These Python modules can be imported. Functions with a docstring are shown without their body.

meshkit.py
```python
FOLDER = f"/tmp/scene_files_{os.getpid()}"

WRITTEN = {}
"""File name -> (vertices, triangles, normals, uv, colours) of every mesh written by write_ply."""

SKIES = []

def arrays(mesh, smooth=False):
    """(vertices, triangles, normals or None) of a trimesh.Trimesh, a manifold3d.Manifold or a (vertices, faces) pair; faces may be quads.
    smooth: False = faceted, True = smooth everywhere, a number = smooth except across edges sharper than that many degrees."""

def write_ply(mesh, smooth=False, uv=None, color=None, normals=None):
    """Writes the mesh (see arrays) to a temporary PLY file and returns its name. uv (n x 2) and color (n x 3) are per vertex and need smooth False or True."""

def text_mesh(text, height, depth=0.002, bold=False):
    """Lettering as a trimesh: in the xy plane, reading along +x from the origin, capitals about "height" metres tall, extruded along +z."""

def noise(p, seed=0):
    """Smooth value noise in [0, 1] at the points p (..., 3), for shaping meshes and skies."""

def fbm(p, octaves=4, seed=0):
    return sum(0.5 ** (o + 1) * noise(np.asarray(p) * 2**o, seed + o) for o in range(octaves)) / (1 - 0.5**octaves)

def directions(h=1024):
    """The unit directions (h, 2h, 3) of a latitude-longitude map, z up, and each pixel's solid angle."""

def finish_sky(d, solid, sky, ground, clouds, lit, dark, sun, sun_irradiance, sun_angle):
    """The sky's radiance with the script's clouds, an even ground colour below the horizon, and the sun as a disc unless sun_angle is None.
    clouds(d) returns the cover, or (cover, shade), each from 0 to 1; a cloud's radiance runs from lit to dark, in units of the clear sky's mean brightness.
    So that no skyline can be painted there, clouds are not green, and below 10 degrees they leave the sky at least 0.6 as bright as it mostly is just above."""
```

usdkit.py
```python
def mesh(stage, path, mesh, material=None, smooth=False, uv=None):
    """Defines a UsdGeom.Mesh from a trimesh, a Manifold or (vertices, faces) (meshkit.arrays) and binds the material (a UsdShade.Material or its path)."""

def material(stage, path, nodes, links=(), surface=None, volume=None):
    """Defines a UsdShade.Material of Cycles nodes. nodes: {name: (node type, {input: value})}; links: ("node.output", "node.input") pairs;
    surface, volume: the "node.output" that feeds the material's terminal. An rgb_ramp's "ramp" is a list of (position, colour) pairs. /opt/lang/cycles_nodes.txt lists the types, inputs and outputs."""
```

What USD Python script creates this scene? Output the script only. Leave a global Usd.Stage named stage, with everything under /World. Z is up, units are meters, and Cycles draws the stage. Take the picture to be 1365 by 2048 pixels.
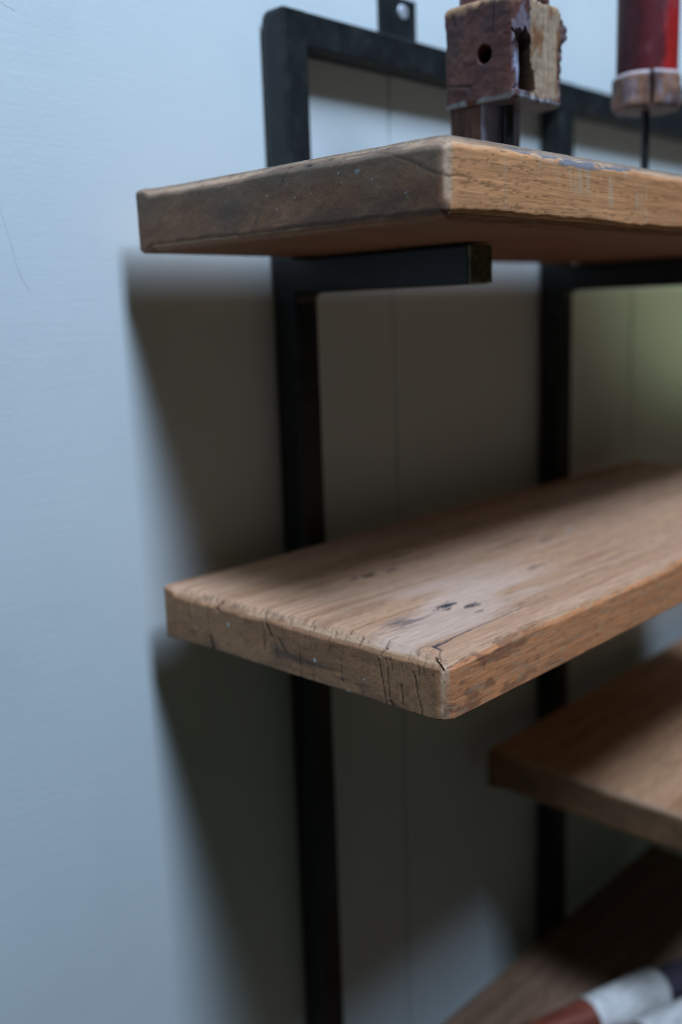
import math
import numpy as np
import trimesh
import manifold3d as m3
import usdkit
from meshkit import noise, fbm
from pxr import Gf, Sdf, Usd, UsdGeom, UsdLux, UsdShade, Vt

stage = Usd.Stage.CreateInMemory()
UsdGeom.SetStageUpAxis(stage, UsdGeom.Tokens.z)
UsdGeom.SetStageMetersPerUnit(stage, 1.0)
UsdGeom.Xform.Define(stage, "/World")
UsdGeom.Scope.Define(stage, "/World/Looks")
_T = Sdf.ValueTypeNames
V = lambda *a: np.array(a, float)

# ------------------------------------------------------------------ camera
CAM = V(-0.5313, -0.5745, 0.3885)
YAW, PITCH, ROLL, FPX = 0.8069, -0.1950, -0.0343, 1989.1
fw = V(math.sin(YAW) * math.cos(PITCH), math.cos(YAW) * math.cos(PITCH), math.sin(PITCH))
rt = V(math.cos(YAW), -math.sin(YAW), 0)
up = np.cross(rt, fw)
rt, up = math.cos(ROLL) * rt + math.sin(ROLL) * up, -math.sin(ROLL) * rt + math.cos(ROLL) * up
cam = UsdGeom.Camera.Define(stage, "/World/camera")
cam.AddTransformOp().Set(Gf.Matrix4d(*rt, 0, *up, 0, *(-fw), 0, *CAM, 1))
cam.CreateHorizontalApertureAttr(24.0)
cam.CreateVerticalApertureAttr(36.0)
cam.CreateFocalLengthAttr(FPX / 1365 * 24.0)
cam.CreateClippingRangeAttr(Gf.Vec2f(0.01, 100))
cam.CreateFStopAttr(3.5)
cam.CreateFocusDistanceAttr(0.525)
cam.CreateExposureAttr(0.0)

# ------------------------------------------------------------------ light
def aim(prim, pos, target):
    z = V(*pos) - V(*target); z /= np.linalg.norm(z)
    x = np.cross(V(0, 0, 1), z); x /= np.linalg.norm(x)
    y = np.cross(z, x)
    UsdGeom.Xformable(prim).AddTransformOp().Set(Gf.Matrix4d(*x, 0, *y, 0, *z, 0, *pos, 1))

win = UsdLux.RectLight.Define(stage, "/World/window_light")   # the tall narrow window high behind the camera
win.CreateWidthAttr(0.52); win.CreateHeightAttr(2.80)
win.CreateIntensityAttr(52.5); win.CreateColorAttr(Gf.Vec3f(0.775, 1.0, 1.37))
aim(win, (-0.43, -1.60, 3.35), (0.05, 0.0, 3.52))

green = UsdLux.SphereLight.Define(stage, "/World/garden_light")   # light coming in from the garden on the right
green.CreateRadiusAttr(0.06); green.CreateIntensityAttr(130.0); green.CreateColorAttr(Gf.Vec3f(0.85, 1.0, 0.60))
sh = UsdLux.ShapingAPI.Apply(green.GetPrim()); sh.CreateShapingConeAngleAttr(11.0); sh.CreateShapingConeSoftnessAttr(1.0)
aim(green, (1.7, -0.75, 0.12), (0.78, 0.0, 0.455))

dome = UsdLux.DomeLight.Define(stage, "/World/room_light")    # dim even light of the room
usdkit.material(stage, "/World/Looks/room_glow", {"b": ("background_shader", {"color": (0.80, 1.0, 0.80), "strength": 0.025})}, surface="b.background")
UsdShade.MaterialBindingAPI.Apply(dome.GetPrim()).Bind(UsdShade.Material.Get(stage, "/World/Looks/room_glow"))

# ------------------------------------------------------------------ helpers
def tag(p, label=None, category=None, group=None, kind=None):
    p = p.GetPrim() if hasattr(p, "GetPrim") else p
    for k, v in (("label", label), ("category", category), ("group", group), ("kind", kind)):
        if v:
            p.SetCustomDataByKey(k, v)
    return p

def free(parent, name):
    path, n = f"{parent}/{name}", 0
    while stage.GetPrimAtPath(path):
        n += 1
        path = f"{parent}/{name}_{n:03d}"
    return path

def thing(name, label, category, loc=(0, 0, 0), **k):
    x = UsdGeom.Xform.Define(stage, free("/World", name))
    x.AddTranslateOp().Set(Gf.Vec3d(*loc))
    tag(x, label, category, **k)
    return x

def obj(name, mesh, mat, parent, smooth=False, col=None, label=None, off=(0, 0, 0), grain=None):
    """One mesh under a parent; its points are given in world space and stored relative to the thing's base (off)."""
    path = free(str(parent.GetPath()), name)
    if col is not None:
        v, f = mesh
        v = np.asarray(v, float); f = np.asarray(f, int)
        tm = trimesh.Trimesh(v, f, process=False)
        m = UsdGeom.Mesh.Define(stage, path)
        m.CreatePointsAttr(Vt.Vec3fArray.FromNumpy((v - V(*off)).astype(np.float32)))
        m.CreateFaceVertexCountsAttr(Vt.IntArray.FromNumpy(np.full(len(f), f.shape[1], np.int32)))
        m.CreateFaceVertexIndicesAttr(Vt.IntArray.FromNumpy(f.astype(np.int32).ravel()))
        m.CreateSubdivisionSchemeAttr("none")
        n = np.zeros_like(v)
        a = np.cross(v[f[:, 2]] - v[f[:, 0]], v[f[:, -1]] - v[f[:, 1]]) if f.shape[1] == 4 else np.cross(v[f[:, 1]] - v[f[:, 0]], v[f[:, 2]] - v[f[:, 0]])
        for k in range(f.shape[1]):
            np.add.at(n, f[:, k], a)
        n /= np.maximum(np.linalg.norm(n, axis=1, keepdims=True), 1e-20)
        m.CreateNormalsAttr(Vt.Vec3fArray.FromNumpy(n.astype(np.float32))); m.SetNormalsInterpolation("vertex")
        UsdGeom.PrimvarsAPI(m).CreatePrimvar("tone", _T.Color3fArray, "vertex").Set(Vt.Vec3fArray.FromNumpy(np.clip(col, 0.002, 0.9).astype(np.float32)))
        UsdShade.MaterialBindingAPI.Apply(m.GetPrim()).Bind(UsdShade.Material.Get(stage, mat))
    else:
        if hasattr(mesh, "to_mesh"):
            q = mesh.to_mesh(); mesh = (np.array(q.vert_properties[:, :3]), np.array(q.tri_verts))
        if isinstance(mesh, trimesh.Trimesh):
            mesh = (np.array(mesh.vertices), np.array(mesh.faces))
        m = usdkit.mesh(stage, path, (mesh[0] - V(*off), mesh[1]), mat, smooth=smooth)
    if label:
        tag(m, label)
    return m

def rounded(lo, hi, r, n=3):
    """A box with rounded edges as a manifold hull of spheres."""
    lo, hi = V(*lo), V(*hi)
    pts = []
    s = trimesh.creation.icosphere(n - 1 if n < 4 else 3, r).vertices
    for c in np.ndindex(2, 2, 2):
        pts.append(s + np.where(np.array(c) == 1, hi - r, lo + r))
    h = trimesh.convex.convex_hull(np.vstack(pts))
    return np.array(h.vertices), np.array(h.faces)

def tube(p0, p1, r, n=24, cap=0.0):
    p0, p1 = V(*p0), V(*p1)
    m = trimesh.creation.cylinder(radius=r, segment=[p0, p1], sections=n)
    return np.array(m.vertices), np.array(m.faces)

def smoothstep(a, b, x):
    t = np.clip((x - a) / (b - a), 0, 1)
    return t * t * (3 - 2 * t)

def dist_poly(u, v, pts):
    """Distance of the points (u, v) to a polyline, and how far along it."""
    best = np.full(u.shape, 9.0); along = np.zeros(u.shape)
    for i, ((a, b), (c, d)) in enumerate(zip(pts[:-1], pts[1:])):
        L2 = (c - a) ** 2 + (d - b) ** 2
        t = np.clip(((u - a) * (c - a) + (v - b) * (d - b)) / L2, 0, 1)
        q = np.hypot(u - a - t * (c - a), v - b - t * (d - b))
        along = np.where(q < best, (i + t) / (len(pts) - 1), along)
        best = np.minimum(best, q)
    return best, along

# ------------------------------------------------------------------ materials
L = "/World/Looks/"

usdkit.material(stage, L + "wall_paint", {
    "g": ("geometry", {}),
    "m1": ("mapping", {"scale": (7, 7, 330)}), "n1": ("noise_texture", {"scale": 1, "detail": 3}),
    "n2": ("noise_texture", {"scale": 9, "detail": 5, "roughness": 0.6}),
    "n3": ("noise_texture", {"scale": 330, "detail": 3}),
    "r2": ("rgb_ramp", {"ramp": [(0.3, (0.65, 0.715, 0.70)), (0.5, (0.68, 0.745, 0.728)), (0.75, (0.70, 0.765, 0.745))]}),
    "a": ("math", {"math_type": "multiply_add", "value2": 1.6}),
    "bump": ("bump", {"strength": 0.10, "distance": 0.0009}),
    "p": ("principled_bsdf", {"roughness": 0.5, "specular_ior_level": 0.35})},
    [("g.position", "m1.vector"), ("m1.vector", "n1.vector"), ("g.position", "n2.vector"), ("g.position", "n3.vector"),
     ("n2.fac", "r2.fac"), ("r2.color", "p.base_color"), ("n3.fac", "a.value1"), ("n1.fac", "a.value3"), ("a.value", "bump.height"),
     ("bump.normal", "p.normal")], surface="p.BSDF")

usdkit.material(stage, L + "crack_grey", {"p": ("principled_bsdf", {"base_color": (0.57, 0.60, 0.60), "roughness": 0.8})}, surface="p.BSDF")

usdkit.material(stage, L + "black_steel", {
    "g": ("geometry", {}),
    "n": ("noise_texture", {"scale": 60, "detail": 6, "roughness": 0.65}),
    "m": ("mapping", {"scale": (900, 900, 25)}), "n2": ("noise_texture", {"scale": 1, "detail": 3}),
    "r": ("rgb_ramp", {"ramp": [(0.3, (0.010, 0.012, 0.0125)), (0.55, (0.017, 0.020, 0.0205)), (0.70, (0.033, 0.034, 0.033)), (0.82, (0.055, 0.052, 0.048))]}),
    "rr": ("map_range", {"from_min": 0.3, "from_max": 0.7, "to_min": 0.34, "to_max": 0.52}),
    "bump": ("bump", {"strength": 0.15, "distance": 0.0004}),
    "p": ("principled_bsdf", {"specular_ior_level": 0.32})},
    [("g.position", "n.vector"), ("g.position", "m.vector"), ("m.vector", "n2.vector"), ("n.fac", "r.fac"), ("r.color", "p.base_color"),
     ("n.fac", "rr.value"), ("rr.result", "p.roughness"), ("n2.fac", "bump.height"), ("bump.normal", "p.normal")], surface="p.BSDF")

usdkit.material(stage, L + "cut_steel", {
    "g": ("geometry", {}), "n": ("noise_texture", {"scale": 260, "detail": 5, "roughness": 0.7}),
    "r": ("rgb_ramp", {"ramp": [(0.35, (0.06, 0.058, 0.034)), (0.55, (0.15, 0.145, 0.075)), (0.72, (0.34, 0.31, 0.16))]}),
    "p": ("principled_bsdf", {"roughness": 0.6})},
    [("g.position", "n.vector"), ("n.fac", "r.fac"), ("r.color", "p.base_color")], surface="p.BSDF")

usdkit.material(stage, L + "zinc", {"p": ("principled_bsdf", {"base_color": (0.72, 0.76, 0.80), "metallic": 0.5, "roughness": 0.45})}, surface="p.BSDF")
usdkit.material(stage, L + "rod_iron", {
    "g": ("geometry", {}), "n": ("noise_texture", {"scale": 150, "detail": 4}),
    "r": ("rgb_ramp", {"ramp": [(0.3, (0.008, 0.008, 0.011)), (0.7, (0.02, 0.018, 0.022))]}),
    "p": ("principled_bsdf", {"roughness": 0.4})}, [("g.position", "n.vector"), ("n.fac", "r.fac"), ("r.color", "p.base_color")], surface="p.BSDF")

def wood_material(name, grain_scale, end_scale, rough=0.62, bump=0.5, spec=0.3):
    """Per-vertex base tones, broken up by a fine grain that runs along x, and by pores on the end grain."""
    usdkit.material(stage, L + name, {
        "t": ("attribute", {"attribute": "tone"}),
        "g": ("geometry", {}),
        "ml": ("mapping", {"scale": grain_scale}), "nl": ("noise_texture", {"scale": 1, "detail": 4, "roughness": 0.65}),
        "me": ("mapping", {"scale": end_scale}), "ne": ("noise_texture", {"scale": 1, "detail": 3, "roughness": 0.7}),
        "sx": ("separate_xyz", {}), "ab": ("math", {"math_type": "absolute"}),
        "f": ("map_range", {"from_min": 0.55, "from_max": 0.85, "clamp": True}),
        "h": ("mix_float", {}),
        "k": ("map_range", {"from_min": 0.25, "from_max": 0.75, "to_min": 0.72, "to_max": 1.26}),
        "cc": ("combine_xyz", {}),
        "mul": ("mix_color", {"blend_type": "multiply", "fac": 1.0, "use_clamp": False}),
        "bump": ("bump", {"strength": bump, "distance": 0.0006}),
        "p": ("principled_bsdf", {"roughness": rough, "specular_ior_level": spec})},
        [("g.position", "ml.vector"), ("ml.vector", "nl.vector"), ("g.position", "me.vector"), ("me.vector", "ne.vector"),
         ("g.true_normal", "sx.vector"), ("sx.x", "ab.value1"), ("ab.value", "f.value"), ("f.result", "h.fac"), ("nl.fac", "h.a"), ("ne.fac", "h.b"),
         ("h.value" if False else "h.result", "k.value"), ("k.result", "cc.x"), ("k.result", "cc.y"), ("k.result", "cc.z"),
         ("t.color", "mul.a"), ("cc.vector", "mul.b"), ("mul.result", "p.base_color"), ("h.result", "bump.height"), ("bump.normal", "p.normal")],
        surface="p.BSDF")

wood_material("reclaimed_wood", (60, 1100, 1100), (600, 1000, 1000), bump=0.32)
wood_material("carved_wood", (220, 220, 60), (250, 250, 120), rough=0.5, bump=0.7, spec=0.22)
wood_material("handle_wood", (120, 700, 700), (400, 400, 400), rough=0.35, bump=0.3, spec=0.5)
wood_material("bone", (40, 160, 160), (200, 200, 200), rough=0.3, bump=0.15, spec=0.5)

# ------------------------------------------------------------------ the wall: painted boards with fine upright joints
T = 0.025
WY = 0.0022        # the frame stands off the wall by the thickness of its fixing plates
wall = UsdGeom.Xform.Define(stage, "/World/wall"); tag(wall, "pale blue grey painted board wall behind the shelves", "wall", kind="structure")
edges = [-1.9, 0.1468, 0.5812, 1.0156, 1.9]
for x0, x1 in zip(edges[:-1], edges[1:]):
    g, c = 0.0009, 0.0013
    prof = [(x0 + g, WY + 0.012), (x0 + g, WY + c), (x0 + g + c, WY), (x1 - g - c, WY), (x1 - g, WY + c), (x1 - g, WY + 0.012)]
    v = np.array([(x, y, z) for z in (-1.3, 1.7) for x, y in prof])
    n = len(prof)
    f = [(i, i + 1, n + i + 1) for i in range(n - 1)] + [(i, n + i + 1, n + i) for i in range(n - 1)] + [(n - 1, 0, n), (n - 1, n, 2 * n - 1)]
    f += [(0, i + 1, i) for i in range(1, n - 1)] + [(n, n + i, n + i + 1) for i in range(1, n - 1)]
    panel = obj("wall_panel", (v, np.array(f)), L + "wall_paint", wall)
    if x0 < -1:
        first = panel
v, f = rounded((-1.9, WY + 0.0125, -1.3), (1.9, WY + 0.05, 1.7), 0.002)
obj("wall_backing", (v, f), L + "wall_paint", wall)
def hairline(pts, w):
    """A hair-thin crack in the paint, standing a tenth of a millimetre proud."""
    vs, fs = [], []
    for i, (x, z) in enumerate(pts):
        a = np.array(pts[max(i - 1, 0)]); b = np.array(pts[min(i + 1, len(pts) - 1)])
        d = (b - a) / np.linalg.norm(b - a); nrm = V(-d[1], d[0]) * w * (0.35 + 0.65 * noise(V(x * 90, z * 90, 1), 4))
        vs += [(x + nrm[0], WY - 0.00012, z + nrm[1]), (x - nrm[0], WY - 0.00012, z - nrm[1]), (x + nrm[0], WY + 0.0004, z + nrm[1]), (x - nrm[0], WY + 0.0004, z - nrm[1])]
    for i in range(len(pts) - 1):
        k = 4 * i
        for a, b in ((0, 1), (1, 3), (3, 2), (2, 0)):
            fs += [(k + a, k + b, k + 4 + b), (k + a, k + 4 + b, k + 4 + a)]
    e = len(vs) - 4
    fs += [(0, 2, 3), (0, 3, 1), (e, e + 1, e + 3), (e, e + 3, e + 2)]
    return np.array(vs), np.array(fs)
HAIRS = [
    [(-0.2178, 0.4619), (-0.2166, 0.4548), (-0.2148, 0.4476), (-0.2129, 0.4403), (-0.2109, 0.4285), (-0.2084, 0.4201), (-0.2045, 0.412), (-0.2027, 0.4099)] ,
    [(-0.2045, 0.5771), (-0.2018, 0.5751), (-0.1986, 0.5749), (-0.1959, 0.5732)] ,
    [(-0.193, 0.4227), (-0.1903, 0.419), (-0.1847, 0.4178)] ,
    [(-0.1536, 0.4118), (-0.1525, 0.407)] ,
    [(-0.1548, 0.4032), (-0.1536, 0.399)] ,
    [(-0.0759, 0.5979), (-0.0742, 0.5932)] ,
    [(-0.2062, 0.5369), (-0.2047, 0.5357)] ,
    [(-0.2692, -0.009), (-0.266, -0.0118)] ,
    [(-0.1809, 0.4388), (-0.1792, 0.4376)] ,]
for i, pts in enumerate(HAIRS[:2]):
    obj("paint_crack", hairline(pts, 0.0002 if i in (0, 1, 2) else 0.0004), L + "crack_grey", wall)

# ------------------------------------------------------------------ the shelves and their steel frame
unit = thing("wall_shelf", "black steel wall frame carrying staggered reclaimed wood boards", "shelf unit")
POSTS = (0.0, 0.3762, 0.9300)
ZT, ZBOT = 0.6073, -1.05
Y0 = -0.0004
S = "black_steel"
for px in POSTS:
    pts = []
    for i, j, k in np.ndindex(2, 2, 2):
        q = 0.0075 if (j and k) else 0.0026          # the cut back corner at the top is ground rounder
        c = V(px + (T - 0.0026 if i else 0.0026), (Y0 - q) if j else (-T + 0.0026), (ZT - q) if k else ZBOT)
        sp = trimesh.creation.icosphere(2, 1.0).vertices
        pts.append(c + sp * V(0.0026, q, q))
    hull = trimesh.convex.convex_hull(np.vstack(pts))
    obj("post", (np.array(hull.vertices), np.array(hull.faces)), L + S, unit, smooth=35)
for a, b in zip(POSTS[:-1], POSTS[1:]):
    obj("top_rail", rounded((a + T - 0.003, -T + 0.0003, ZT - T), (b + 0.003, Y0 - 0.0003, ZT - 0.0003), 0.0022), L + S, unit, smooth=35)
    # a small weld bead in each inner corner
    for x, sx in ((a + T, 1), (b, -1)):
        n = 9
        pr = [(x - sx * 0.002, ZT - T + 0.002), (x + sx * 0.007, ZT - T + 0.002)] + [(x + sx * (0.007 - 0.007 * math.sin(q)), ZT - T - 0.007 + 0.007 * math.cos(q)) for q in np.linspace(0, math.pi / 2, n)] + [(x - sx * 0.002, ZT - T - 0.007)]
        cs = m3.CrossSection([np.array(pr if sx < 0 else pr[::-1])])
        if cs.area() <= 0:
            cs = m3.CrossSection([np.array(pr[::-1] if sx < 0 else pr)])
        w = m3.Manifold.extrude(cs, T - 0.006).to_mesh()
        wv = np.array(w.vert_properties[:, :3])
        obj("weld", (np.stack([wv[:, 0], -0.003 - wv[:, 2], wv[:, 1]], 1), np.array(w.tri_verts)), L + S, unit, smooth=40)
for x0, x1 in ((0.1335, 0.1820), (0.66, 0.7085)):
    tab = obj("mounting_tab", rounded((x0, 0.0, ZT - 0.018), (x1, WY - 0.0002, ZT + 0.0405), 0.0012), L + S, unit, smooth=35)
    cx, cz = x0 + 0.0300, ZT + 0.0290
    head = trimesh.creation.revolve(np.array([(0, 0.0), (0.0058, 0.0), (0.0058, 0.0008), (0.0052, 0.0016), (0.004, 0.0019), (0, 0.0021)]), sections=32)
    hv = np.array(head.vertices)
    obj("screw", (np.stack([cx + hv[:, 0], 0.0 - hv[:, 2], cz + hv[:, 1]], 1), np.array(head.faces)[:, ::-1]), L + "zinc", tab, smooth=35)
    obj("screw_slot", rounded((cx - 0.0024, -0.0023, cz - 0.0005), (cx + 0.0024, -0.0018, cz + 0.0005), 0.0002), L + "rod_iron", tab)

def arm(px, ztop, length=0.1608):
    y1 = -T - length
    a = obj("bracket_arm", rounded((px + 0.0002, y1, ztop - T), (px + T - 0.0002, -T + 0.003, ztop), 0.0022), L + S, unit, smooth=35)
    obj("end_cap", rounded((px + 0.0006, y1 - 0.0014, ztop - T + 0.0005), (px + T - 0.0006, y1 + 0.001, ztop - 0.0005), 0.0007), L + "cut_steel", a, smooth=35)
    # the curved weld under the arm
    r = 0.008
    pr = [(-T + 0.002, ztop - T + 0.002), (-T + 0.002, ztop - T - r)] + [(-T - r + r * math.cos(q), ztop - T - r + r * math.sin(q)) for q in np.linspace(0, math.pi / 2, 9)] + [(-T - r, ztop - T + 0.002)]
    cs = m3.CrossSection([np.array(pr)])
    if cs.area() <= 0:
        cs = m3.CrossSection([np.array(pr[::-1])])
    w = m3.Manifold.extrude(cs, T - 0.005).to_mesh(); wv = np.array(w.vert_properties[:, :3])
    obj("weld", (np.stack([px + 0.0025 + wv[:, 2], wv[:, 0], wv[:, 1]], 1), np.array(w.tri_verts)), L + S, a, smooth=40)

Z1, H1, Z2, H2, Z3, H3, Z4, H4 = 0.4715, 0.0395, 0.2107, 0.0374, -0.0466, 0.0400, -0.3130, 0.0390
for px, zs in ((POSTS[0], (Z1 - H1, Z2 - H2, Z4 - H4)), (POSTS[1], (Z1 - H1, Z2 - H2, Z3 - H3, Z4 - H4)), (POSTS[2], (Z1 - H1, Z3 - H3))):
    for z in zs:
        arm(px, z - 0.0012)

def axis(a, b, fine, coarse, lo, hi, edge=0.012):
    """Grid lines from a to b: fine between lo and hi, coarse elsewhere, denser near both ends."""
    out, x = [a], a
    while x < b - 1e-9:
        s = fine if (lo <= x <= hi) else coarse
        if x - a < edge or b - x < edge:
            s = min(s, 0.0011)
        x = min(b, x + s)
        if b - x < 0.3 * s:
            x = b
        out.append(x)
    return np.array(out)

def grid_box(xs, ys, zs):
    """The six faces of a box over the given grid lines, as one welded quad mesh."""
    nx, ny, nz = len(xs), len(ys), len(zs)
    ids, pts, faces = {}, [], []
    index = -np.ones((nx, ny, nz), np.int64)
    I, J, K = np.meshgrid(np.arange(nx), np.arange(ny), np.arange(nz), indexing="ij")
    shell = (I == 0) | (I == nx - 1) | (J == 0) | (J == ny - 1) | (K == 0) | (K == nz - 1)
    index[shell] = np.arange(shell.sum())
    pts = np.stack([xs[I[shell]], ys[J[shell]], zs[K[shell]]], 1)
    def quads(g, flip):
        q = np.stack([g[:-1, :-1], g[1:, :-1], g[1:, 1:], g[:-1, 1:]], -1).reshape(-1, 4)
        return q[:, ::-1] if flip else q
    faces = np.vstack([quads(index[0], True), quads(index[-1], False), quads(index[:, 0], False), quads(index[:, -1], True), quads(index[:, :, 0], True), quads(index[:, :, -1], False)])
    return pts, faces

def board(x0, x1, y0, y1, z0, z1, xs, ys, zs, r, seed, detail, chip=1.0, label=None, under=0.85):
    p, f = grid_box(xs, ys, zs)
    lo, hi = V(x0, y0, z0), V(x1, y1, z1)
    # worn edges: the rounding radius wanders along the edges
    w = fbm(p * V(22, 22, 22), 3, seed) - 0.5
    w2 = fbm(p * V(110, 110, 110), 3, seed + 9) - 0.5
    rr = (r * (1 + 0.5 * w + 0.30 * chip * w2))[:, None]
    low = p[:, 2:3] < (z0 + z1) / 2
    rear = 1 - 0.6 * smoothstep(y1 - 0.016, y1 - 0.008, p[:, 1:2])        # the rear corners are hardly worn
    rr = np.clip(rr * rear, 0.0012, 0.0145)
    rv = np.concatenate([rr, rr, rr * np.where(low, under, 1.0)], 1)
    q = np.clip(p, lo + rv, hi - rv)
    d = (p - q) / rv
    l2 = np.linalg.norm(d, axis=1, keepdims=True)
    pn = 1.1
    lp = (np.abs(d) ** pn).sum(1, keepdims=True) ** (1 / pn)
    out = q + rv * d / np.maximum(lp, 1e-12)
    nrm = d / np.maximum(l2, 1e-12) / rv
    nrm = nrm / np.maximum(np.linalg.norm(nrm, axis=1, keepdims=True), 1e-12)
    rr = np.ones_like(rr)
    edge = np.clip((np.sort(np.abs(d), 1)[:, 1] / rr[:, 0]), 0, 1)     # 0 on the flats, 1 on the edges
    kind = np.argmax(np.abs(nrm), 1)                                    # 0 end, 1 front/back, 2 top/bottom
    # slow warp, then grain relief
    h = 0.0010 * (fbm(p * V(4, 14, 14), 2, seed + 3) - 0.5) + 0.0004 * w
    long = kind > 0
    grain = fbm(p * V(10, 330, 330), 4, seed + 5)
    grain2 = fbm(p * V(16, 520, 520), 3, seed + 6)
    h += np.where(long, 0.00022 * (grain - 0.5) + 0.00012 * (grain2 - 0.5), 0.00025 * (fbm(p * V(300, 300, 300), 2, seed + 7) - 0.5))
    col, dh = detail(p, kind, edge, grain, grain2, w, w2, nrm)
    out = out + nrm * (h + dh)[:, None]
    return obj("shelf_board", (out, f), L + "reclaimed_wood", unit, col=col, label=label)

def lerp(a, b, t):
    t = np.asarray(t, float)
    t = t[:, None] if t.ndim else t
    return a * (1 - t) + b * t

def crack(p, u, v, on_face, pts, w, depth, col, dh, tint=(0.03, 0.024, 0.022), seed=1, fade=True):
    """A dark split along a polyline on one face: carved in and stained."""
    j = np.nonzero(on_face)[0]
    if not len(j):
        return
    uu, vv = u[j], v[j]
    wob = (fbm(np.stack([uu * 260, vv * 260, uu * 0 + seed], 1), 3, seed) - 0.5) * 2.2 * w
    d, al = dist_poly(uu + wob, vv + wob * 0.6, pts)
    ww = w * (1 - 0.6 * al * fade) * (0.55 + 0.9 * fbm(np.stack([uu * 420, vv * 420, uu * 0 + seed * 3.1], 1), 2, seed + 50))
    t = np.exp(-(d / ww) ** 2)
    k = np.clip(w / 0.0009, 0.62, 0.93) * t[:, None]
    col[j] = col[j] * (1 - k) + V(*tint) * k
    dh[j] -= depth * t

def speck(col, u, v, on, pts, r, tint):
    for a, b in pts:
        t = on & (np.hypot(u - a, v - b) < r * (0.7 + 0.6 * noise(np.stack([u * 900, v * 900, u * 0], 1), 5)))
        col[t] = V(*tint)

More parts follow.
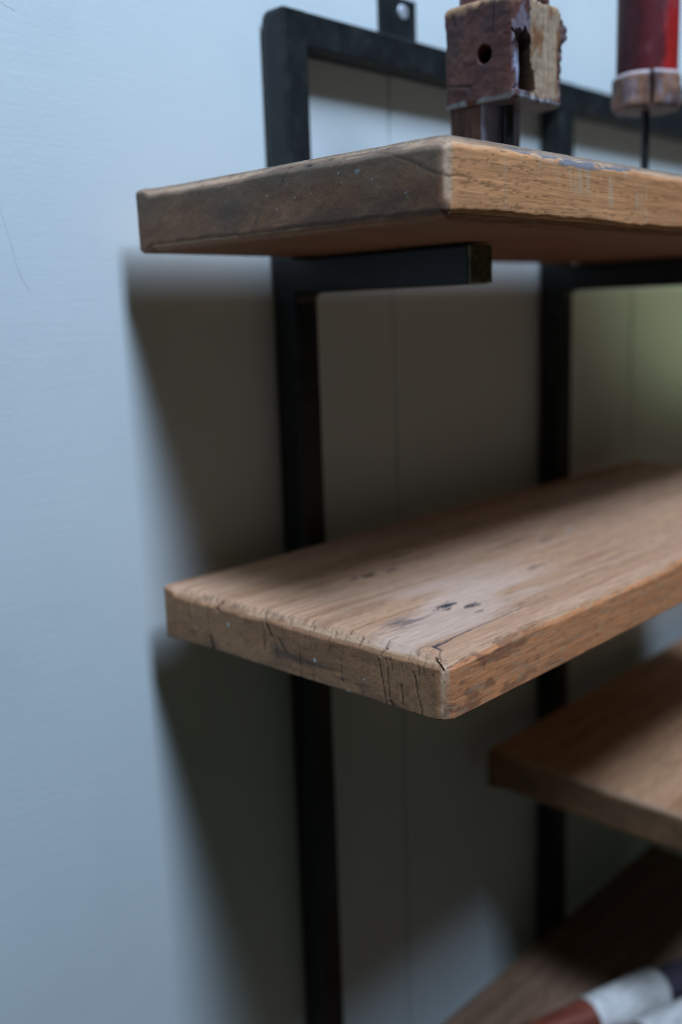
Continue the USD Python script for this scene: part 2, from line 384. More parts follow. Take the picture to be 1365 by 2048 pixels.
def wood_tones(p, kind, edge, grain, grain2, w, w2, nrm, seed, top, front, end, worn):
    ones = np.ones((len(p), 1))
    streak = fbm(p * V(3.2, 75, 75), 4, seed + 20)
    broad = fbm(p * V(6, 16, 16), 3, seed + 21)
    fine = fbm(p * V(40, 900, 900), 3, seed + 22)
    long_t = smoothstep(0.35, 0.68, streak)
    up_, side = top
    c_top = lerp(V(*up_) * ones, V(*side) * ones, long_t)
    c_fr = lerp(V(*front[0]) * ones, V(*front[1]) * ones, smoothstep(0.3, 0.7, broad * 0.6 + streak * 0.4))
    c_end = lerp(V(*end[0]) * ones, V(*end[1]) * ones, smoothstep(0.35, 0.65, fbm(p * V(30, 30, 45), 4, seed + 23)))
    yy, zz = p[:, 1], p[:, 2]
    rho = np.hypot(yy + 0.19 + 0.02 * math.sin(seed), (zz - (0.25 if seed < 40 else 0.04)) * 1.15) + 0.004 * (fbm(p * V(20, 30, 30), 3, seed + 26) - 0.5)
    ring = 0.5 + 0.5 * np.sin(rho * 2 * math.pi / 0.0042 + 5 * fbm(p * V(14, 14, 14), 2, seed + 27))
    saw_ = fbm(np.stack([yy * 520 + zz * 60, zz * 14, yy * 0], 1), 3, seed + 28)
    pit = smoothstep(0.62, 0.74, fbm(p * V(900, 900, 900), 2, seed + 29))
    c_end = c_end * (1 - 0.08 * ring - 0.18 * pit + 0.25 * (saw_ - 0.5) + 0.45 * (fbm(p * V(160, 160, 160), 3, seed + 30) - 0.5))[:, None]
    a = np.abs(nrm) ** 6 + 1e-9
    a = a / a.sum(1, keepdims=True)
    col = c_end * a[:, :1] + c_fr * a[:, 1:2] + c_top * a[:, 2:]
    lf = (1 - a[:, 0])
    col = col * (1 + lf * (0.42 * (grain - 0.5) + 0.62 * (fine - 0.5)))[:, None]
    col = lerp(col, V(*worn) * ones, (0.62 + 0.3 * (np.abs(nrm[:, 2]) < 0.5)) * smoothstep(0.2, 0.6, edge) * smoothstep(-0.3, 0.1, w + w2 * 0.5))
    # dark pores and short dark flecks along the grain
    pore = smoothstep(0.65, 0.72, fbm(p * V(110, 1100, 1100), 3, seed + 24))
    col = lerp(col, col * 0.62, pore * lf)
    dark = smoothstep(0.60, 0.70, fbm(p * V(9, 210, 210), 4, seed + 25))
    col = lerp(col, col * V(0.62, 0.53, 0.48), (0.2 + 0.35 * a[:, 2]) * dark * lf)
    return col

END = -0.139
# ---- upper board
def detail_upper(p, kind, edge, grain, grain2, w, w2, nrm):
    col = wood_tones(p, kind, edge, grain, grain2, w, w2, nrm, 11, ((0.27, 0.185, 0.125), (0.21, 0.135, 0.085)), ((0.69, 0.325, 0.138), (0.57, 0.245, 0.098)), ((0.195, 0.092, 0.046), (0.27, 0.135, 0.070)), (0.66, 0.43, 0.27))
    dh = np.zeros(len(p))
    x, y, z = p.T
    en, fr = (kind == 0) & (x < 0), (kind == 1) & (y < -0.15)
    # grime on the end: a dark band along the lower front and grey patina above
    g = smoothstep(0.45, 0.62, fbm(np.stack([x, y * 26 + z * 30, z * 60], 1), 4, 77))
    j = (nrm[:, 0] < -0.5)
    col[j] = lerp(col[j], V(0.10, 0.055, 0.036) * np.ones((j.sum(), 1)), 0.7 * (g * smoothstep(-0.07, -0.17, y))[j])
    col[j] = lerp(col[j], V(0.18, 0.138, 0.095) * np.ones((j.sum(), 1)), 0.6 * (smoothstep(0.448, 0.466, z + 0.02 * (fbm(np.stack([y * 60, z * 60, x], 1), 3, 5) - 0.5)) * (1 - edge))[j])
    blot = np.exp(-((y + 0.1134) / 0.017) ** 2 - ((z - 0.447) / 0.008) ** 2)
    col[j] = lerp(col[j], V(0.07, 0.07, 0.06) * np.ones((j.sum(), 1)), 0.5 * blot[j])
    c = lambda on, u, v, pts, ww, dd, **k: crack(p, u, v, on, pts, ww, dd, col, dh, **k)
    c(j, y, z, [(-0.1977, 0.4722), (-0.1963, 0.4658)], 0.0005, 0.0006, seed=2)
    c(j, y, z, [(-0.2085, 0.4722), (-0.2055, 0.4640)], 0.0004, 0.0004, seed=3)
    c(j, y, z, [(-0.2370, 0.4722), (-0.2300, 0.4690), (-0.2404, 0.4658), (-0.2560, 0.4597), (-0.2681, 0.4537), (-0.2775, 0.4511)], 0.00038, 0.0003, seed=4, fade=False)
    c(j, y, z, [(-0.125, 0.472), (-0.124, 0.464)], 0.0004, 0.0005, seed=6)
    c(j, y, z, [(-0.092, 0.470), (-0.090, 0.458)], 0.0004, 0.0004, seed=7)
    c(j, y, z, [(-0.168, 0.470), (-0.163, 0.461), (-0.160, 0.458)], 0.0004, 0.0004, seed=8)
    c(j, y, z, [(-0.147, 0.452), (-0.139, 0.441), (-0.136, 0.434)], 0.0008, 0.0001, tint=(0.13, 0.09, 0.065), seed=9)
    knot = np.exp(-((y + 0.1827) / 0.0028) ** 2 - ((z - 0.4675) / 0.0016) ** 2)
    col[j] = lerp(col[j], V(0.04, 0.03, 0.03) * np.ones((j.sum(), 1)), knot[j]); dh[j] -= 0.0008 * knot[j]
    speck(col, y, z, j, [(-0.2183, 0.4595), (-0.2190, 0.4607), (-0.2172, 0.4602)], 0.0009, (0.26, 0.27, 0.29))
    speck(col, y, z, j, [(-0.2493, 0.4453), (-0.2500, 0.4467), (-0.2363, 0.4431), (-0.1912, 0.4539), (-0.205, 0.461), (-0.158, 0.447), (-0.172, 0.452), (-0.112, 0.4625), (-0.118, 0.4630), (-0.212, 0.449), (-0.228, 0.455), (-0.150, 0.455), (-0.186, 0.443)], 0.00035, (0.40, 0.40, 0.40))
    rng = np.random.default_rng(3)
    speck(col, y, z, j, [(rng.uniform(-0.27, -0.05), rng.uniform(0.438, 0.466)) for _ in range(14)], 0.00035, (0.26, 0.24, 0.21))
    # front face: pores, blue grey paint left along the top edge, pale saw marks, a split from the corner
    f_ = (nrm[:, 1] < -0.5)
    c(f_, x, z, [(-0.1395, 0.4520), (-0.1250, 0.4518), (-0.1150, 0.4500), (-0.1031, 0.4490), (-0.090, 0.4492)], 0.0004, 0.0004, seed=12)
    for k in range(46):
        xx, zz = rng.uniform(-0.136, -0.06) , rng.uniform(0.438, 0.469)
        ln = rng.uniform(0.002, 0.006)
        c(f_ & (np.abs(x - xx) < 0.012) & (np.abs(z - zz) < 0.004), x, z, [(xx, zz), (xx + ln, zz - rng.uniform(0, 0.0006))], 0.00032, 0.00015, tint=(0.10, 0.05, 0.03), seed=40 + k)
    for k in range(22):
        xx = -0.122 + 0.0032 * k + rng.uniform(-0.001, 0.001); zz = 0.4395 + rng.uniform(-0.0006, 0.0006)
        c(f_ & (np.abs(x - xx) < 0.006), x, z, [(xx, zz + 0.0006), (xx + rng.uniform(-0.0003, 0.0006), zz - 0.0006)], 0.0004, 0.0002, tint=(0.13, 0.07, 0.04), seed=90 + k)
    saw = fbm(np.stack([x * 330 + 3 * fbm(p * V(30, 30, 30), 2, 38), z * 40, z * 0], 1), 3, 31)
    sawm = smoothstep(0.53, 0.63, saw) * smoothstep(0.40, 0.6, fbm(np.stack([x * 40, z * 70, z * 0 + 4], 1), 2, 32)) * np.clip(0.35 + 1.0 * np.exp(-((x - 0.015) / 0.06) ** 2) - 0.2 * (x > 0.08), 0, 1)
    col[f_] = lerp(col[f_], V(0.60, 0.46, 0.29) * np.ones((f_.sum(), 1)), 0.42 * sawm[f_])
    pz = z + 0.006 * (fbm(np.stack([x * 70, z * 120, z * 0], 1), 4, 34) - 0.5)
    lowest = np.interp(x, [-0.092, -0.08, -0.05, -0.02, 0.01, 0.035, 0.06], [0.4712, 0.4680, 0.4655, 0.4640, 0.4645, 0.4670, 0.4712])
    pa = smoothstep(lowest - 0.0006, lowest + 0.0012, pz) * (x > -0.093) * (x < 0.065) * smoothstep(0.36, 0.52, fbm(np.stack([x * 110, z * 300, z * 0], 1), 3, 35) + 0.08)
    pa2 = pa * (1 - smoothstep(0.6, 0.95, edge) * 0.55)
    col[f_] = lerp(col[f_], V(0.125, 0.165, 0.20) * np.ones((f_.sum(), 1)), 0.85 * pa2[f_])
    # a splinter missing from the lower front edge
    for x0, wd, dp in ((-0.052, 0.008, 0.0014), (-0.022, 0.016, 0.0009), (-0.085, 0.005, 0.0005)):
        t = np.exp(-((x - x0) / wd) ** 2) * smoothstep(0.441, 0.433, z) * (y < -0.262)
        dh -= dp * t * (0.6 + 0.8 * fbm(p * V(150, 150, 150), 2, 36))
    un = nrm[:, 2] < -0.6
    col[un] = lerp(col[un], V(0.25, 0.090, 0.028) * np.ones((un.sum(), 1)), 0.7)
    return col, dh
xs = axis(END, 1.10, 0.0009, 0.006, -0.14, 0.22)
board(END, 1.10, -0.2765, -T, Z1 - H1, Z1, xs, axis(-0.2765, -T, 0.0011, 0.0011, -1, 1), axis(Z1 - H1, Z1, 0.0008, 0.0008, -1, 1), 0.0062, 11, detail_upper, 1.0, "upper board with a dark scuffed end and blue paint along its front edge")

# ---- middle board
def detail_middle(p, kind, edge, grain, grain2, w, w2, nrm):
    col = wood_tones(p, kind, edge, grain, grain2, w, w2, nrm, 51, ((0.66, 0.385, 0.235), (0.60, 0.325, 0.18)), ((0.80, 0.32, 0.13), (0.70, 0.275, 0.115)), ((0.47, 0.24, 0.115), (0.38, 0.185, 0.09)), (0.70, 0.45, 0.27))
    dh = np.zeros(len(p))
    x, y, z = p.T
    tp, j, f_ = nrm[:, 2] > 0.6, nrm[:, 0] < -0.45, nrm[:, 1] < -0.5
    one = np.ones((len(p), 1))
    # greyer, paler patina towards the front left of the top
    pat = smoothstep(0.40, 0.62, fbm(np.stack([x * 9, y * 34, z * 0], 1), 4, 61)) * smoothstep(-0.14, -0.19, y) * smoothstep(0.09, -0.02, x)
    col[tp] = lerp(col[tp], V(0.76, 0.53, 0.40) * one[tp], 0.7 * pat[tp])
    # reddish worn strip along the front
    red = smoothstep(-0.249, -0.254, y + 0.004 * (fbm(np.stack([x * 25, y * 0, z * 0], 1), 3, 62) - 0.5))
    col[tp] = lerp(col[tp], V(0.66, 0.36, 0.21) * one[tp], 0.55 * red[tp])
    # purple grey rubbed patch and other stains
    ch = fbm(np.stack([x * 70 + y * 60, y * 330, z * 0], 1), 4, 63)
    gp = np.exp(-((x + 0.104) / 0.022) ** 2 - ((y + 0.213) / 0.008) ** 2) * smoothstep(0.42, 0.62, ch)
    col[tp] = lerp(col[tp], V(0.17, 0.125, 0.12) * one[tp], 0.75 * np.clip(1.3 * gp, 0, 1)[tp])
    def stain(cx, cy, lx, ly, tint, k=1.0, th=0.5, seed=0, sk=0.0):
        n_ = fbm(np.stack([x * 150, y * 560, z * 0 + seed], 1), 5, 70 + seed)
        e = np.exp(-((x - cx) / lx) ** 2 - ((y - cy - sk * (x - cx)) / ly) ** 2)
        t = smoothstep(th, th + 0.07, e * 0.8 + (n_ - 0.5) * 1.5) * (e > 0.04)
        col[tp] = lerp(col[tp], V(*tint) * one[tp], k * t[tp])
        dh[tp] -= 0.00025 * t[tp]
    stain(-0.0615, -0.2115, 0.011, 0.0042, (0.022, 0.034, 0.05), 0.95, 0.42, 1, 0.1)
    stain(-0.0500, -0.2235, 0.010, 0.0035, (0.025, 0.037, 0.05), 0.85, 0.50, 2)
    stain(-0.0580, -0.2335, 0.006, 0.0020, (0.05, 0.06, 0.07), 0.8, 0.52, 3)
    stain(-0.0345, -0.1245, 0.0085, 0.0036, (0.035, 0.025, 0.024), 0.92, 0.42, 4)
    stain(-0.0140, -0.1285, 0.0090, 0.0034, (0.06, 0.04, 0.035), 0.8, 0.48, 5)
    stain(-0.0480, -0.1215, 0.004, 0.0020, (0.05, 0.035, 0.03), 0.8, 0.45, 6)
    stain(0.0530, -0.2030, 0.016, 0.0022, (0.17, 0.12, 0.10), 0.8, 0.42, 7)
    stain(0.095, -0.150, 0.022, 0.003, (0.12, 0.075, 0.05), 0.7, 0.45, 8)
    stain(0.13, -0.165, 0.012, 0.003, (0.16, 0.12, 0.11), 0.7, 0.45, 9)
    stain(0.02, -0.105, 0.018, 0.003, (0.10, 0.06, 0.045), 0.7, 0.45, 10)
    c = lambda on, u, v, pts, ww, dd, **k: crack(p, u, v, on, pts, ww, dd, col, dh, **k)
    blue = (0.045, 0.046, 0.065)
    c(tp, x, y, [(-0.1275, -0.2590), (-0.1262, -0.2530), (-0.1162, -0.2526), (-0.0947, -0.2506), (-0.0659, -0.2506), (-0.0333, -0.2500), (-0.0094, -0.2508)], 0.0010, 0.0007, tint=blue, seed=14)
    c(tp, x, y, [(-0.1262, -0.2524), (-0.119, -0.2528), (-0.112, -0.2524)], 0.0017, 0.0006, tint=blue, seed=15)
    c(tp & (x < -0.125), x, y, [(-0.1405, -0.2665), (-0.1330, -0.2615), (-0.1270, -0.2585)], 0.0006, 0.0012, tint=(0.05, 0.04, 0.04), seed=16)
    for pts, ww, ti in (([(-0.1345, -0.1981), (-0.100, -0.1985), (-0.0621, -0.1991)], 0.0009, (0.33, 0.14, 0.06)), ([(-0.136, -0.147), (-0.10, -0.149), (-0.075, -0.150)], 0.0007, (0.26, 0.12, 0.06)),
                        ([(-0.136, -0.176), (-0.118, -0.177)], 0.0007, (0.20, 0.10, 0.055)), ([(-0.136, -0.127), (-0.108, -0.126)], 0.0006, (0.12, 0.08, 0.05)), ([(-0.07, -0.163), (0.00, -0.166)], 0.0008, (0.28, 0.13, 0.06)),
                        ([(-0.02, -0.226), (0.02, -0.228)], 0.0006, (0.2, 0.11, 0.07)), ([(-0.09, -0.112), (-0.02, -0.114), (0.03, -0.117)], 0.0008, (0.24, 0.11, 0.06)), ([(0.0, -0.188), (0.10, -0.192)], 0.0007, (0.26, 0.14, 0.08))):
        c(tp, x, y, pts, ww, 0.0003, tint=ti, seed=17, fade=True)
    speck(col, x, y, tp, [(0.1688, -0.1613), (0.1705, -0.1605)], 0.0022, (0.55, 0.56, 0.58))
    # the end: splits running down from the top edge, dark smears, paint specks
    for k, (pts, ww, dd) in enumerate((
        ([(-0.0530, 0.2125), (-0.0536, 0.1944), (-0.0575, 0.1800)], 0.00045, 0.0008), ([(-0.0735, 0.2125), (-0.0745, 0.186)], 0.0004, 0.0004), ([(-0.0846, 0.2125), (-0.0836, 0.2035)], 0.0011, 0.0016),
        ([(-0.1262, 0.2128), (-0.1302, 0.2038), (-0.1364, 0.1954)], 0.0006, 0.0012), ([(-0.1280, 0.2040), (-0.1285, 0.185)], 0.0004, 0.0006), ([(-0.1702, 0.2131), (-0.1706, 0.2064)], 0.0006, 0.0012),
        ([(-0.2077, 0.2135), (-0.2082, 0.2050)], 0.0007, 0.0014), ([(-0.2275, 0.2100), (-0.2246, 0.2032)], 0.0006, 0.0012), ([(-0.2237, 0.2007), (-0.2263, 0.1861), (-0.2292, 0.1733)], 0.00042, 0.0007),
        ([(-0.2300, 0.197), (-0.2310, 0.180)], 0.0004, 0.0005), ([(-0.2398, 0.1893), (-0.2414, 0.1708)], 0.0004, 0.0006), ([(-0.2488, 0.1986), (-0.2510, 0.1877), (-0.2551, 0.1731)], 0.00045, 0.0007),
        ([(-0.0758, 0.1830), (-0.0790, 0.1708)], 0.0011, 0.0012), ([(-0.1605, 0.190), (-0.1612, 0.174)], 0.0005, 0.0006), ([(-0.1420, 0.196), (-0.1480, 0.188)], 0.0006, 0.0006),
        ([(-0.2320, 0.1775), (-0.2375, 0.1715)], 0.0008, 0.0009), ([(-0.187, 0.2128), (-0.1885, 0.2065)], 0.0005, 0.0009), ([(-0.196, 0.2128), (-0.1965, 0.206)], 0.0004, 0.0008), ([(-0.150, 0.2128), (-0.151, 0.206)], 0.0005, 0.0009))):
        c(j, y, z, pts, ww, dd, seed=20 + k, fade=False)
    rng = np.random.default_rng(8)
    for k in range(30):
        y_, z_ = rng.uniform(-0.265, -0.05), rng.choice([rng.uniform(0.200, 0.2125), rng.uniform(0.176, 0.206)])
        ln = rng.uniform(0.004, 0.014)
        c(j & (np.abs(y - y_) < 0.006), y, z, [(y_, z_), (y_ - 0.1 * ln + rng.uniform(-0.0006, 0.0006), z_ - ln * 0.5), (y_ - 0.14 * ln, z_ - ln)], 0.00032, 0.0004, seed=140 + k, fade=True)
    for k in range(34):     # short checks running back over the worn top edge
        y_ = rng.uniform(-0.262, -0.045); ln = rng.uniform(0.004, 0.02)
        c(tp & (np.abs(y - y_) < 0.006) & (x < -0.10), x, y, [(-0.1395, y_), (-0.1395 + ln, y_ + rng.uniform(-0.0006, 0.0006))], 0.0004, 0.0006, tint=(0.12, 0.07, 0.045), seed=180 + k)
    c(j, y, z, [(-0.2610, 0.2130), (-0.2620, 0.2100), (-0.2650, 0.2070), (-0.2690, 0.2030)], 0.0009, 0.0022, tint=(0.03, 0.025, 0.025), seed=45, fade=False)
    for k in range(9):      # small notches in the top left edge, where knots have torn out
        yy = -0.052 - 0.0125 * k + 0.004 * math.sin(5 * k)
        t = np.exp(-((y - yy) / (0.0014 + 0.0012 * (k % 3 == 1))) ** 2) * smoothstep(0.1, 0.7, edge) * (x < END + 0.009) * (z > 0.2)
        dh -= 0.0011 * t * (0.5 + 0.5 * ((k * 7) % 4) / 3)
        col[:] = lerp(col, V(0.10, 0.065, 0.045) * one, 0.55 * np.clip(t, 0, 1) * (k % 3 == 1))
    sm = fbm(np.stack([y * 55, z * 190, z * 0], 1), 4, 64)
    band = np.exp(-((z - np.interp(y, [-0.22, -0.1853, -0.16, -0.13], [0.1815, 0.1848, 0.1862, 0.188])) / 0.0026) ** 2) * smoothstep(-0.128, -0.150, y) * smoothstep(-0.222, -0.205, y)
    low = smoothstep(0.183, 0.172, z) * smoothstep(0.42, 0.6, sm)
    col[j] = lerp(col[j], V(0.075, 0.05, 0.042) * one[j], 0.8 * np.clip(band * smoothstep(0.33, 0.55, sm) + 0.75 * low, 0, 1)[j])
    dk = np.exp(-((y + 0.141) / 0.006) ** 2 - ((z - 0.186) / 0.008) ** 2) + np.exp(-((y + 0.078) / 0.006) ** 2 - ((z - 0.176) / 0.006) ** 2)
    col[j] = lerp(col[j], V(0.09, 0.06, 0.05) * one[j], 0.6 * np.clip(dk, 0, 1)[j])
    speck(col, y, z, j, [(-0.0946, 0.1953), (-0.173, 0.1889), (-0.1995, 0.1751)], 0.0011, (0.62, 0.70, 0.68))
    speck(col, y, z, j, [(-0.1592, 0.1716), (-0.1529, 0.1749), (-0.157, 0.1735), (-0.166, 0.175), (-0.212, 0.186), (-0.245, 0.1725), (-0.056, 0.186), (-0.061, 0.187)], 0.0006, (0.6, 0.6, 0.6))
    # the front: fine saw lines, dark scuffs by the corner
    sc = smoothstep(0.52, 0.66, fbm(np.stack([x * 60, z * 160, z * 0], 1), 4, 65)) * smoothstep(0.02, -0.10, x)
    col[f_] = lerp(col[f_], V(0.17, 0.085, 0.055) * one[f_], 0.6 * sc[f_])
    lt = smoothstep(0.56, 0.68, fbm(np.stack([x * 130, z * 620, z * 0], 1), 3, 66))
    col[f_] = lerp(col[f_], V(0.58, 0.36, 0.20) * one[f_], 0.5 * lt[f_])
    c(f_, x, z, [(-0.136, 0.2040), (-0.127, 0.2055)], 0.0006, 0.0008, tint=(0.08, 0.07, 0.09), seed=46)
    c(f_, x, z, [(-0.105, 0.199), (-0.1045, 0.193)], 0.0005, 0.0005, tint=(0.1, 0.05, 0.03), seed=47)
    speck(col, x, z, f_, [(-0.1165, 0.1985)], 0.0005, (0.7, 0.7, 0.7))
    return col, dh
xs = axis(END, 0.5437, 0.0009, 0.0026, -0.14, 0.16)
board(END, 0.5437, -0.2709, -T, Z2 - H2, Z2, xs, axis(-0.2709, -T, 0.0008, 0.0008, -1, 1), axis(Z2 - H2, Z2, 0.0007, 0.0007, -1, 1), 0.0070, 51, detail_middle, 1.0, "middle board with black stains and a split near corner", under=0.3)

# ---- the two lower boards
def plain(seed, top, front, end, worn, ribs=0.0):
    def fn(p, kind, edge, grain, grain2, w, w2, nrm):
        col = wood_tones(p, kind, edge, grain, grain2, w, w2, nrm, seed, top, front, end, worn)
        rib = 0.5 + 0.5 * np.sin(p[:, 0] * 2 * math.pi / 0.0085 + 1.5 * fbm(p * V(40, 8, 40), 2, seed + 40))
        on = ribs * (nrm[:, 2] > 0.8)          # coarse saw ridges running across the board
        return col * (1 - 0.35 * on * rib)[:, None], -0.0009 * on * rib
    return fn
board(0.2425, 1.10, -0.2765, -T, Z3 - H3, Z3, axis(0.2425, 1.10, 0.003, 0.003, -1, 2), axis(-0.2765, -T, 0.002, 0.002, -1, 1), axis(Z3 - H3, Z3, 0.002, 0.002, -1, 1), 0.0058, 131,
      plain(131, ((0.62, 0.335, 0.18), (0.55, 0.28, 0.14)), ((0.50, 0.24, 0.105), (0.40, 0.19, 0.085)), ((0.34, 0.18, 0.085), (0.22, 0.125, 0.065)), (0.6, 0.36, 0.22)), 0.8, "lower right board with a plain smooth top")
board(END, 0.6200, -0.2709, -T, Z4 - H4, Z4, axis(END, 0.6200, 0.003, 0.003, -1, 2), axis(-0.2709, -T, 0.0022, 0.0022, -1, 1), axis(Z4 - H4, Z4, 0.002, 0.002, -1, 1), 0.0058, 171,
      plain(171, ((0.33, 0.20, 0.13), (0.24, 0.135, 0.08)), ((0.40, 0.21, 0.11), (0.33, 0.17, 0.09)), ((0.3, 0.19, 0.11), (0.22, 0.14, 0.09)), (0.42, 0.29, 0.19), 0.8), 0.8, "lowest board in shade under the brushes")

# ------------------------------------------------------------------ the two carvings on iron stands
def skin(rings, close_bottom=True, close_top=True):
    """Stacked closed rings (m, n, 3) as a welded quad mesh, its ends closed by shrinking rings."""
    def caps(ring, out):
        c = ring.mean(0)
        return [c + (ring - c) * k for k in out]
    rings = list(rings)
    if close_bottom:
        rings = caps(rings[0], (0.002, 0.25, 0.5, 0.75, 0.93)) + rings
    if close_top:
        rings = rings + caps(rings[-1], (0.93, 0.5, 0.002))
    m, n = len(rings), len(rings[0])
    v = np.concatenate(rings)
    i, j = np.meshgrid(np.arange(m - 1), np.arange(n), indexing="ij")
    k = (j + 1) % n
    f = np.stack([i * n + j, i * n + k, (i + 1) * n + k, (i + 1) * n + j], -1).reshape(-1, 4)
    return v, f

def superprism(cx, cy, hx, hy, zs, n, e, shrink):
    """Rings of a rounded square (exponent e); shrink gives each ring's scale."""
    t = np.linspace(0, 2 * math.pi, n, endpoint=False)
    c, s_ = np.cos(t), np.sin(t)
    r = (np.abs(c) ** e + np.abs(s_) ** e) ** (-1 / e)
    return [np.stack([cx + hx * k * r * c, cy + hy * k * r * s_, np.full(n, z)], 1) for z, k in zip(zs, shrink)]

# first carving: a square chipped collar under a round shaft
cx, cy = 0.0452, -0.1825
carv = thing("wooden_carving", "chipped brown wooden carving with a drilled hole and pale broken edge, on an iron stand", "carving", (cx, cy, Z1))
off = (cx, cy, Z1)
zs = np.concatenate([[0.5168, 0.5172, 0.518], np.arange(0.5186, 0.5755, 0.0006), [0.5762, 0.577, 0.5774]])
sh_ = np.interp(zs, [0.5168, 0.518, 0.520, 0.574, 0.5762, 0.5774], [0.95, 0.985, 1.0, 1.0, 0.985, 0.94])
v, f = skin(superprism(cx, cy, 0.0307, 0.0276, zs, 520, 9.0, sh_))
d = v - V(cx, cy, 0.547)
side = np.abs(d[:, 2]) < 0.0309
rad = d * V(1, 1, 0); rad /= np.maximum(np.linalg.norm(rad, axis=1, keepdims=True), 1e-9)
lf = d[:, 0] < -0.0282
ft = d[:, 1] < -0.0250
x, y, z = v.T
tone = lerp(V(0.088, 0.034, 0.027) * np.ones((len(v), 1)), V(0.120, 0.050, 0.038) * np.ones((len(v), 1)), smoothstep(0.35, 0.65, fbm(v * 60, 4, 201)))
tone = lerp(tone, V(0.055, 0.034, 0.033) * np.ones((len(v), 1)), 0.7 * smoothstep(0.52, 0.64, fbm(v * V(90, 90, 40), 4, 202)))
disp = 0.0016 * (fbm(v * 70, 3, 203) - 0.5) * side + 0.0006 * (fbm(v * 300, 2, 204) - 0.5)
# purple grey paint left on the front, pale torn wood on its right half
pf = ft & (x < 0.036)
tone[pf] = lerp(tone[pf], V(0.20, 0.165, 0.19) * np.ones((pf.sum(), 1)), smoothstep(0.42, 0.55, fbm(v * V(200, 200, 110), 3, 205))[pf] * 0.8)
jag = x + 0.006 * (fbm(np.stack([x * 0, z * 190, z * 0], 1), 3, 206) - 0.5)
torn = smoothstep(0.0325, 0.0350, jag) * smoothstep(0.0710, 0.0685, jag) * ft * smoothstep(0.5195, 0.524, z + 0.008 * (fbm(np.stack([x * 330, z * 0, z * 0], 1), 2, 207) - 0.5))
strand = fbm(np.stack([x * 420, y * 420, z * 26], 1), 4, 208)
pale = lerp(V(0.37, 0.265, 0.17) * np.ones((len(v), 1)), V(0.24, 0.11, 0.05) * np.ones((len(v), 1)), smoothstep(0.5, 0.68, fbm(np.stack([x * 150, y * 60, z * 45], 1), 3, 209)))
pale = pale * (0.62 + 0.76 * strand)[:, None]
tone = lerp(tone, pale, torn)
disp += torn * (0.0052 * (strand - 0.5) - 0.0016)
rt_edge = smoothstep(0.0685, 0.0715, x) * side
tone = lerp(tone, V(0.16, 0.13, 0.14) * np.ones((len(v), 1)), rt_edge * smoothstep(0.4, 0.55, fbm(v * 160, 3, 210)) * 0.8)
disp += rt_edge * (0.014 * (fbm(v * V(110, 110, 85), 4, 211) - 0.5))
# the slot
sl = ft & (jag > 0.0172) & (jag < 0.0310 + 0.28 * (0.5575 - z)) & (z > 0.5215) & (z < 0.5555 + 0.010 * (fbm(np.stack([x * 260, z * 0, z * 0], 1), 2, 251) - 0.5))
deep = sl * smoothstep(0.5215, 0.5235, z)
disp -= 0.017 * deep * (0.8 + 0.5 * fbm(v * 90, 2, 212)) * np.where(x < 0.0235, 0.30, 1.0)
tone = lerp(tone, V(0.045, 0.03, 0.026) * np.ones((len(v), 1)), deep * (x >= 0.0235) * 0.95)
grey = deep * (x < 0.0235) * smoothstep(0.5485, 0.541, z)
tone = lerp(tone, V(0.30, 0.32, 0.40) * np.ones((len(v), 1)), grey * smoothstep(0.40, 0.55, fbm(v * V(240, 240, 120), 3, 213)) * 0.85)
# the drilled hole in the left face
hr = np.hypot(y + 0.1886, (z - 0.5449)) + 0.0008 * (fbm(v * 500, 2, 214) - 0.5)
hole = lf * smoothstep(0.0056, 0.0047, hr)
disp -= 0.020 * hole
tone = lerp(tone, V(0.02, 0.015, 0.013) * np.ones((len(v), 1)), hole)
# pale chips along the lower rim, bare wood along the upper one
low = side * smoothstep(0.5205, 0.5180, z + 0.002 * (fbm(v * 260, 2, 215) - 0.5)) * smoothstep(0.38, 0.5, fbm(v * V(140, 140, 60), 3, 216))
tone = lerp(tone, V(0.36, 0.40, 0.44) * np.ones((len(v), 1)), 0.8 * low)
top = smoothstep(0.571, 0.575, z + 0.004 * (fbm(v * 160, 3, 217) - 0.5)) * smoothstep(0.4, 0.56, fbm(v * V(110, 110, 60), 3, 218))
tone = lerp(tone, V(0.50, 0.29, 0.15) * np.ones((len(v), 1)), 0.85 * top)
for (a0, b0), (a1, b1) in (((-0.196, 0.577), (-0.195, 0.556)), ((-0.157, 0.531), (-0.178, 0.5275)), ((-0.165, 0.5715), (-0.166, 0.565))):
    q, _ = dist_poly(y + 0.001 * (fbm(v * 300, 2, 219) - 0.5), z, [(a0, b0), (a1, b1)])
    t_ = lf * np.exp(-(q / 0.0006) ** 2); disp -= 0.0008 * t_; tone = lerp(tone, V(0.05, 0.03, 0.028) * np.ones((len(v), 1)), 0.8 * t_)
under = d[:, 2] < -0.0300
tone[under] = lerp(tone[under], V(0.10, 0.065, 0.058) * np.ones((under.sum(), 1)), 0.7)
v2 = v + rad * disp[:, None]
obj("collar", (v2, f), L + "carved_wood", carv, col=tone, off=off)
# the round shaft above it, dull red paint worn off
zs = np.concatenate([np.arange(0.5765, 0.70, 0.002)])
v, f = skin(superprism(cx, cy, 0.0268, 0.0262, zs, 200, 2.6, np.ones(len(zs))), True, True)
tone = lerp(V(0.12, 0.055, 0.05) * np.ones((len(v), 1)), V(0.20, 0.075, 0.06) * np.ones((len(v), 1)), fbm(v * 60, 4, 221))
obj("shaft", (v, f), L + "carved_wood", carv, col=tone, off=off)
